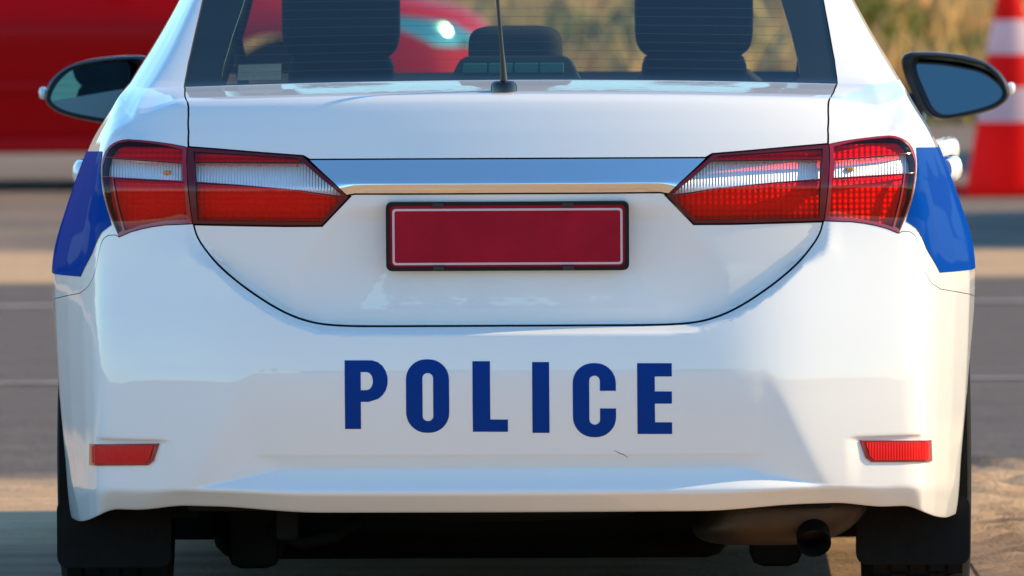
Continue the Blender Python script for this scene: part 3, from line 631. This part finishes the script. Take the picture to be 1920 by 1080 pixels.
# door mirrors
def mirror(sgn):
    rt = empty('door_mirror'); rt.parent = car
    k = (DCAM + 2.93) / FPX
    P = lambda l, c=991: [((a - c) * k, HCAM - (b + (a - 952) * .0052 - YH) * k) for a, b in l]
    def smooth_loop(l, n=64, s=1.6):
        q = respace(l, .004); t = np.linspace(0, len(q), n, endpoint=False).astype(int); q = q[t]
        for _ in range(3): q = .25 * np.roll(q, 1, 0) + .5 * q + .25 * np.roll(q, -1, 0)
        return q
    outer = smooth_loop(P([(1692, 108), (1704, 97), (1760, 97), (1815, 103), (1855, 115), (1884, 138), (1899, 168), (1896, 186), (1872, 204), (1830, 216), (1776, 226), (1752, 226), (1730, 205), (1702, 150)]))
    rim_ = smooth_loop(P([(1714, 107), (1724, 103), (1780, 105), (1850, 119), (1878, 142), (1892, 172), (1890, 186), (1868, 200), (1830, 211), (1780, 220), (1760, 220), (1744, 204), (1716, 140)]))
    gl = smooth_loop(P([(1721, 114), (1732, 108), (1780, 110), (1848, 123), (1872, 146), (1886, 174), (1884, 183), (1862, 197), (1830, 206), (1784, 215), (1766, 215), (1752, 202), (1724, 138)]))
    ca = outer.mean(0); n = 64; V, F = [], []
    prof = [(rim_, 1, 2.952), (outer * .35 + rim_ * .65, 1, 2.940), (outer, 1, 2.952), (outer, 1.0, 2.98), (outer, .95, 3.03), (outer, .80, 3.08), (outer, .50, 3.115), (outer, .05, 3.125)]
    for lp, sc, y in prof:
        for p in lp: q = ca + (p - ca) * sc; V.append((sgn * q[0], y - .12 * (q[0] - ca[0]) * 0, q[1]))
    for i in range(len(prof) - 1):
        for j in range(n):
            f_ = (i * n + j, i * n + (j + 1) % n, (i + 1) * n + (j + 1) % n, (i + 1) * n + j); F.append(f_ if sgn < 0 else f_[::-1])
    mi = [1 if i < 2 else 0 for i in range(len(prof) - 1) for j in range(n)]
    o = mesh_obj('mirror_housing', V, F, [WHITE, BLACK], rt, mi)
    bm = bmesh.new(); bm.from_mesh(o.data); bmesh.ops.recalc_face_normals(bm, faces=bm.faces[:]); bm.to_mesh(o.data); bm.free()
    o.data.set_sharp_from_angle(angle=R(40))
    # glass, slightly turned towards the driver
    def gpos(p, q): return (sgn * q[0], 2.965 + (q[0] - ca[0]) * (.055 if sgn > 0 else -.34) + (q[1] - ca[1]) * (.30 if sgn > 0 else .06), q[1])
    bb = smooth_loop(list(map(tuple, rim_)))
    gb_ = [gpos(None, p) for p in rim_]; me = mesh_obj('mirror_bezel', [(a, b + .005, c) for a, b, c in gb_], [tuple(range(n)) if sgn < 0 else tuple(range(n))[::-1]], BLACK, rt, smooth=False)
    gm = mesh_obj('mirror_glass', [gpos(None, p) for p in gl], [tuple(range(n)) if sgn < 0 else tuple(range(n))[::-1]], MIRROR, rt, smooth=False)
    for ob in (me, gm):
        b2 = bmesh.new(); b2.from_mesh(ob.data); b2.normal_update()
        for fc in b2.faces:
            if fc.normal.y > 0: fc.normal_flip()
        b2.to_mesh(ob.data); b2.free()
    ip = P([(1899, 166)])[0]
    blob('turn_indicator', sgn * (ip[0] + .002), 2.985, ip[1], .009, .030, .013, LENS_C if False else WHITE, rt, .8)
    fx = P([(1700, 190)])[0]
    tube('mirror_foot', [(sgn * (fx[0] + .04), 3.03, fx[1] - .01), (sgn * (fx[0] - .02), 3.04, fx[1] - .02), (sgn * .775, 3.06, .965)], [.035, .03, .03], BLACK, rt)
mirror(1); mirror(-1)

# ================================================================== GROUND
def ground_mat():
    m, t, b = newmat('dusty_ground')
    tc = t.nodes.new('ShaderNodeTexCoord'); sp = t.nodes.new('ShaderNodeSeparateXYZ'); t.links.new(tc.outputs['Object'], sp.inputs[0])
    def noise(scale, detail=6, vec=None, rough=.6):
        n = t.nodes.new('ShaderNodeTexNoise'); n.inputs['Scale'].default_value = scale; n.inputs['Detail'].default_value = detail; n.inputs['Roughness'].default_value = rough
        t.links.new(vec or tc.outputs['Object'], n.inputs['Vector']); return n.outputs['Fac']
    mp = t.nodes.new('ShaderNodeMapping'); mp.inputs['Scale'].default_value = (.35, 2.2, 1); t.links.new(tc.outputs['Object'], mp.inputs[0])
    def mix(f, c0, c1):
        x = t.nodes.new('ShaderNodeMix'); x.data_type = 'RGBA'
        for i, c in ((6, c0), (7, c1)):
            if isinstance(c, tuple): x.inputs[i].default_value = (*c, 1)
            else: t.links.new(c, x.inputs[i])
        t.links.new(f, x.inputs[0]); return x.outputs[2]
    def rmp(f, a, b_):
        r = t.nodes.new('ShaderNodeMapRange'); r.inputs[1].default_value = a; r.inputs[2].default_value = b_; r.interpolation_type = 'SMOOTHSTEP'; t.links.new(f, r.inputs[0]); return r.outputs[0]
    sand = mix(rmp(noise(3, 8, mp.outputs[0]), .35, .65), (.46, .295, .165), (.64, .43, .25))
    sand = mix(rmp(noise(60, 6), .4, .7), sand, (.55, .37, .22))
    asph = mix(rmp(noise(2, 8, mp.outputs[0]), .3, .7), (.105, .088, .078), (.150, .122, .104))
    asph = mix(rmp(noise(220, 3), .45, .75), asph, (.19, .16, .14))
    # asphalt lane between two dusty strips (world y 6 .. 17.4), its edges broken by drifted sand
    e = t.nodes.new('ShaderNodeMath'); e.operation = 'MULTIPLY_ADD'; e.inputs[1].default_value = .9; t.links.new(noise(.9, 6), e.inputs[0]); t.links.new(sp.outputs['Y'], e.inputs[2])
    lane = t.nodes.new('ShaderNodeMath'); lane.operation = 'MULTIPLY'; t.links.new(rmp(e.outputs[0], 5.7, 6.6), lane.inputs[0])
    up = rmp(e.outputs[0], 18.1, 17.5); t.links.new(up, lane.inputs[1])
    col = mix(lane.outputs[0], sand, asph)
    far = rmp(e.outputs[0], 20.2, 21.0); far2 = mix(rmp(noise(1.1, 5), .3, .7), (.17, .135, .11), (.26, .195, .145)); col = mix(far, col, far2)
    near = rmp(e.outputs[0], 4.0, 3.4); shade_col = mix(rmp(noise(3, 8, mp.outputs[0]), .35, .65), (.20, .135, .09), (.30, .205, .135)); shade_mask = t.nodes.new('ShaderNodeMath'); shade_mask.operation = 'MULTIPLY'; t.links.new(near, shade_mask.inputs[0]); t.links.new(rmp(e.outputs[0], .3, 1.0), shade_mask.inputs[1]); col = mix(shade_mask.outputs[0], col, shade_col)  # shade put into the colour: darker ground under and beside the police car
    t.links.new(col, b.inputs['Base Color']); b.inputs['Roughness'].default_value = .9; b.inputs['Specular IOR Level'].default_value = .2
    bp = t.nodes.new('ShaderNodeBump'); bp.inputs['Strength'].default_value = .9; bp.inputs['Distance'].default_value = .02
    ad = t.nodes.new('ShaderNodeMath'); ad.operation = 'MULTIPLY_ADD'; ad.inputs[1].default_value = .35
    t.links.new(noise(90, 5), ad.inputs[0]); t.links.new(noise(12, 8), ad.inputs[2])
    t.links.new(ad.outputs[0], bp.inputs['Height']); t.links.new(bp.outputs[0], b.inputs['Normal'])
    return m
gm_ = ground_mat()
V, F = [], []
xs = np.r_[-600, -60, -20, np.arange(-8, 8.1, .5), 20, 60, 600]; ys = np.r_[-600, -100, -40, np.arange(-20, 36.1, .5), 60, 100, 800]
for y in ys:
    for x in xs: V.append((x, y, 0))
n = len(xs); F = [(j * n + i, j * n + i + 1, (j + 1) * n + i + 1, (j + 1) * n + i) for j in range(len(ys) - 1) for i in range(n - 1)]
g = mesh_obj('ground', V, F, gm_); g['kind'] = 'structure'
line = pm('worn_line', (.34, .30, .27), .8, noise=.5, nscale=7)
for (y, wd) in ((15.3, .14), (10.25, .09)):
    o = mesh_obj('lane_line', [(-60, y, .004), (60, y, .004), (60, y + wd, .004), (-60, y + wd, .004)], [(0, 1, 2, 3)], line); o['kind'] = 'structure'
# wheel ruts and loose lumps in the sand to the right of the car
def ruts():
    V, F = [], []; nx, ny = 140, 160
    x0, x1, y0, y1 = .95, 2.4, 1.0, 6.4
    for j in range(ny):
        for i in range(nx):
            x = x0 + (x1 - x0) * i / (nx - 1); y = y0 + (y1 - y0) * j / (ny - 1)
            ed = min(1, i / 12, (nx - 1 - i) / 12, j / 12, (ny - 1 - j) / 12)
            r1 = math.exp(-((x - 1.22 - .03 * math.sin(y * 1.3) - .03 * (y - 3)) / .035) ** 2) ; r2 = math.exp(-((y - 5.2 - .25 * math.sin(x * 3)) / .06) ** 2)
            z = .012 + .010 * math.sin(x * 31 + 2 * math.sin(y * 7)) * math.sin(y * 17 + x * 5) + .008 * math.sin(y * 43 + math.sin(x * 23) * 2) - .02 * r1 + .012 * r2
            V.append((x, y, .003 + max(0, z) * ed + .0005))
    F = [(j * nx + i, j * nx + i + 1, (j + 1) * nx + i + 1, (j + 1) * nx + i) for j in range(ny - 1) for i in range(nx - 1)]
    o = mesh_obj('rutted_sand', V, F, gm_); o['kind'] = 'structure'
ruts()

# ================================================================== OTHER CARS, CONE
REAR = dict(
    profile=[(.12, .20), (.03, .22), (0, .30), (0, .48), (.02, .60), (.05, .75), (.08, .90), (.11, .98), (.18, 1.08), (.32, 1.25), (.45, 1.37), (.55, 1.41), (.9, 1.455), (2.0, 1.478)],
    plan=[(0, 0), (.3, .02), (.5, .06), (.64, .13), (.72, .22), (.79, .40), (.84, .60), (.87, .85), (.885, 1.15), (.888, 1.5), (.888, 1.95)],
    xc=[(.18, .72), (.7, .72), (.9, .69), (1.0, .67), (1.14, .63), (1.3, .58), (1.4, .52), (1.49, .38)], wt=WT, xc0=.72, w0=.888, yend=1.95, psig=9, plsig=20)
def parked_car(name, body, loc, rz, label, group, lampm=HEADL):
    r = empty(name, loc, rz, label, 'car', group); L = 4.27
    b1 = Body(**FRONT); end_panels(r, Flip(b1, L), b1, body, GL_SIDE, 'front', du=.06, dv=.03, lampmat=lampm)
    b2 = Body(**REAR); end_panels(r, b2, b2, body, GL_SIDE, 'rear', du=.06, dv=.03, arch_c=.80, lampmat=LENS_R)
    for s in (1, -1):
        wheel(r, s * .872, .80, s); wheel(r, s * .872, L - .94, s)
        prism('side_skirt', [(1.2, .165), (2.96, .165), (2.93, .235), (1.23, .235)], 'x', s * .80, s * .886, body, r, .012)
        prism('door_moulding', [(1.25, .43), (2.9, .43), (2.9, .475), (1.25, .475)], 'x', s * .872, s * .897, body, r, .006)
        blob('door_mirror', s * .95, 2.62, 1.0, .10, .06, .065, body, r, .6)
    box('floor', -.78, .78, .3, 3.95, .19, .22, UNDER, r, .01); box('dashboard', -.68, .68, 2.55, 2.95, .7, .97, TRIM, r, .04)
    for x in (-.36, .36):
        s = empty('front_seat'); s.parent = r; s.location = (x, 1.9, 0)
        prism('backrest', [(-.24, .45), (.24, .45), (.25, .8), (.20, 1.0), (-.20, 1.0), (-.25, .8)], 'y', -.06, .06, FABRIC, s, .02)
        blob('headrest', 0, 0, 1.12, .12, .05, .09, FABRIC, s)
    return r
RCF = 27.2
red = parked_car('parked_car', RED, (-.06 - 4.27, RCF + .9, 0), R(-90), 'glossy red hatchback parked side-on beyond the police sedan, its nose behind the rear window', None)

def copy_car(src, loc, rz, body, label):
    r = src.copy(); COL.objects.link(r); r.location = loc; r.rotation_euler = (0, 0, rz); r['label'] = label
    def kids(a, b_):
        for ch in [o for o in bpy.data.objects if o.parent is a]:
            c = ch.copy(); COL.objects.link(c); c.parent = b_
            if c.type == 'MESH':
                for sl_ in c.material_slots:
                    if sl_.material is RED: sl_.link = 'OBJECT'; sl_.material = body
            kids(ch, c)
    kids(src, r); return r
copy_car(red, (3.75, 20.0, 0), 0, GREY, 'unseen grey hatchback added right of the frame to cast a shadow band')  # added out of view on the right so its shadow bands the ground
copy_car(red, (4.6, 29.0, 0), R(3), SILVER, 'unseen silver hatchback added right of the frame to cast a farther shadow band')  # second unseen car, added for the farther shadow band
cone = empty('traffic_cone', (2.112, 26.0, 0), R(8), 'red and white striped traffic cone standing on the dusty ground beyond the door mirror', 'traffic cone')
bm = bmesh.new(); bmesh.ops.create_cube(bm, size=1)
for v in bm.verts: v.co = (v.co.x * .46, v.co.y * .46, .022 + v.co.z * .044)
bmesh.ops.bevel(bm, geom=bm.edges[:], offset=.012, segments=2, affect='EDGES')
bm_obj('base', bm, CONE_R, cone, True)
rz_ = lambda z: .185 - (.185 - .030) * (z - .04) / .96
zb_ = [.04, .315, .46, .60, .745, .82, 1.0]
for i, m in enumerate((CONE_R, CONE_W, CONE_R, CONE_W, CONE_R, CONE_R)):
    a, b_ = zb_[i], zb_[i + 1]; o_ = .003 if m is CONE_W else 0
    lathe('sleeve' if m is CONE_W else 'body_section', [(rz_(a) - .01, a), (rz_(a) + o_, a + .0005), (rz_(b_) + o_, b_ - .0005), (rz_(b_) - .01, b_)] , m, cone, 48)

# ================================================================== VERGE
def leafmat(name, c0, c1, scale=1.2):
    m, t, b = newmat(name); tc = t.nodes.new('ShaderNodeTexCoord'); n = t.nodes.new('ShaderNodeTexNoise'); n.inputs['Scale'].default_value = scale; n.inputs['Detail'].default_value = 4
    t.links.new(tc.outputs['Object'], n.inputs['Vector']); r = t.nodes.new('ShaderNodeMapRange'); r.inputs[1].default_value = .35; r.inputs[2].default_value = .65; t.links.new(n.outputs['Fac'], r.inputs[0])
    mx = t.nodes.new('ShaderNodeMix'); mx.data_type = 'RGBA'; mx.inputs[6].default_value = (*c0, 1); mx.inputs[7].default_value = (*c1, 1)
    t.links.new(r.outputs[0], mx.inputs[0]); t.links.new(mx.outputs[2], b.inputs['Base Color']); b.inputs['Roughness'].default_value = .8
    return m
DRY = leafmat('dry_grass', (.74, .42, .15), (.56, .36, .11), .8); GREEN = leafmat('green_leaves', (.13, .17, .025), (.24, .22, .03), 1.5)
bank = leafmat('bank_soil', (.50, .29, .13), (.40, .27, .09), .5)
V, F = [], []
xs = np.linspace(-14, 14, 57); ys = np.linspace(37.5, 95, 60)
for y in ys:
    for x in xs: V.append((x * (1 + (y - 37) * .03), y, -.02 + .075 * max(0, y - 38.5) + .05 * math.sin(x * 1.3 + y) * min(1, (y - 37.5) / 2)))
n = len(xs); F = [(j * n + i, j * n + i + 1, (j + 1) * n + i + 1, (j + 1) * n + i) for j in range(len(ys) - 1) for i in range(n - 1)]
o = mesh_obj('grass_bank', V, F, bank); o['kind'] = 'structure'
def blades(name, N, ylo, yhi, hlo, hhi, mat, label, cat, xr=9, wid=.012):
    x = rng.uniform(-xr, xr, N); y = ylo + (yhi - ylo) * rng.random(N) ** 1.3
    dens = np.sin(x * 1.7 + 1) + np.sin(x * .9 + y * 1.3) + .6 * np.sin(y * 3.1 + x * 4); k = dens > rng.uniform(-1.6, 1.6, N); x, y = x[k], y[k]; N = len(x)
    h = rng.uniform(hlo, hhi, N); z0 = .075 * np.maximum(0, y - 38.5) - .02; a = rng.uniform(0, 6.28, N); l = rng.normal(0, .28, (N, 2)) * h[:, None]
    w_ = wid * rng.uniform(.6, 1.4, N); P = np.zeros((N, 4, 3))
    P[:, 0] = np.c_[x - np.cos(a) * w_, y - np.sin(a) * w_, z0]; P[:, 1] = np.c_[x + np.cos(a) * w_, y + np.sin(a) * w_, z0]
    P[:, 2] = np.c_[x + l[:, 0] * .4 + np.cos(a) * w_ * .7, y + l[:, 1] * .4 + np.sin(a) * w_ * .7, z0 + h * .6]; P[:, 3] = np.c_[x + l[:, 0], y + l[:, 1], z0 + h]
    i = np.arange(N)[:, None] * 4; Fc = np.concatenate([i + [0, 1, 2], i + [0, 2, 3]])
    o = mesh_obj(name, P.reshape(-1, 3), Fc, mat); tag(o, label, cat, kind='stuff'); return o
blades('dry_grass', 42000, 38.0, 50, .12, .55, DRY, 'tall dry tan grass covering the bank behind the cars', 'grass')
blades('green_grass', 15000, 37.6, 43, .08, .30, GREEN, 'low green weeds along the foot of the dry bank', 'grass', wid=.018)
def shrub(x, y, s, label, seed, dry=False):
    r = np.random.default_rng(seed); rt = empty('shrub', (x, y, .075 * max(0, y - 38.5) - .03), 0, label, 'shrub', 'shrubs on the bank')
    N = 1500; d = r.normal(size=(N, 3)); d /= np.linalg.norm(d, axis=1)[:, None]; rad = r.random(N) ** .4
    c = d * rad[:, None] * np.array([s, s, s * .75]) * (1 + .35 * np.sin(d[:, :1] * 5 + seed) * np.cos(d[:, 2:] * 4)); c[:, 2] += s * .7; c = c[c[:, 2] > .03]; N = len(c)
    a = r.normal(size=(N, 3)); a /= np.linalg.norm(a, axis=1)[:, None]; b_ = np.cross(a, r.normal(size=(N, 3))); b_ /= np.linalg.norm(b_, axis=1)[:, None]; q = .05 * s ** .5
    P = np.stack([c - a * q, c + b_ * q * .5, c + a * q, c - b_ * q * .5], 1).reshape(-1, 3); i = np.arange(N)[:, None] * 4
    mesh_obj('foliage', P, i + np.array([[0, 1, 2, 3]]), DRY if dry else GREEN, rt)
    for k in range(5): tube('stem', [(0, 0, 0), (.3 * s * math.cos(k * 1.26), .3 * s * math.sin(k * 1.26), .8 * s)], [.02, .006], DRY, rt, 6)
for i, (x, y, s, lb) in enumerate(((2.30, 39.0, .32, 'low green shrub on the bank between the mirror and the traffic cone'), (.55, 39.6, .40, 'green shrub on the bank seen through the middle of the rear window'), (1.30, 39.2, .28, 'small green shrub on the bank seen through the rear window beside the right headrest'), (1.95, 41.5, .38, 'green shrub higher up the bank above the right door mirror'))):
    shrub(x, y, s, lb, 20 + i)

# ================================================================== BEHIND THE CAMERA: the far edge of the lot, seen in the paintwork
def make_tree(seed, h, label):
    r = np.random.default_rng(seed); rt = empty('tree', (0, 0, 0), 0, label, 'tree', 'trees along the far edge of the lot')
    tube('trunk', [(0, 0, 0), (.1, .05, h * .3), (0, .1, h * .6)], [.22, .16, .07], pm('bark', (.10, .07, .05), .9), rt, 8)
    P = []
    for k in range(16):
        c = np.array([r.normal(0, h * .17), r.normal(0, h * .17), h * r.uniform(.42, .92)]); n = 160; d = r.normal(size=(n, 3)); d /= np.linalg.norm(d, axis=1)[:, None]
        q = c + d * (h * .15 * r.random(n) ** .4)[:, None]; a = r.normal(size=(n, 3)) * .16; b_ = r.normal(size=(n, 3)) * .16; P.append(np.stack([q - a, q + b_, q + a, q - b_], 1).reshape(-1, 3))
    P = np.concatenate(P); mesh_obj('crown', P, np.arange(len(P)).reshape(-1, 4), TREEM, rt, smooth=False); return rt
TREEM = leafmat('tree_leaves', (.05, .075, .02), (.08, .10, .03), .6)
places = ['beside the low white building', 'in the middle of the row', 'at the end of the row', 'between the two tallest trees', 'near the lot entrance', 'at the corner of the lot', 'beyond the building']
for i, (x, h) in enumerate(((-46, 5.2), (-33, 6.4), (-18, 4.4), (-6, 5.6), (13, 4.8), (29, 6.2), (47, 5.0))):
    t_ = make_tree(60 + i, h, 'dark green tree ' + places[i]); t_.location = (x, -86 + 4 * math.sin(i * 2.1), 0)
bd = empty('low_building', (4, -96, 0), 0, 'long low pale building behind the trees at the far edge of the lot', 'building')
box('wall', -26, 22, -4, 4, 0, 3.4, pm('render', (.42, .38, .33), .9, noise=.15, nscale=1.5), bd, 0)
prism('roof', [(-4.6, 3.41), (4.6, 3.41), (0, 4.9)], 'x', -26.6, 22.6, pm('roof_sheet', (.20, .12, .09), .7), bd, 0)
for k in range(8): box('window', -23 + k * 5.8, -21 + k * 5.8, 4.01, 4.06, 1.1, 2.4, GLOSSBLACK, bd, .01)
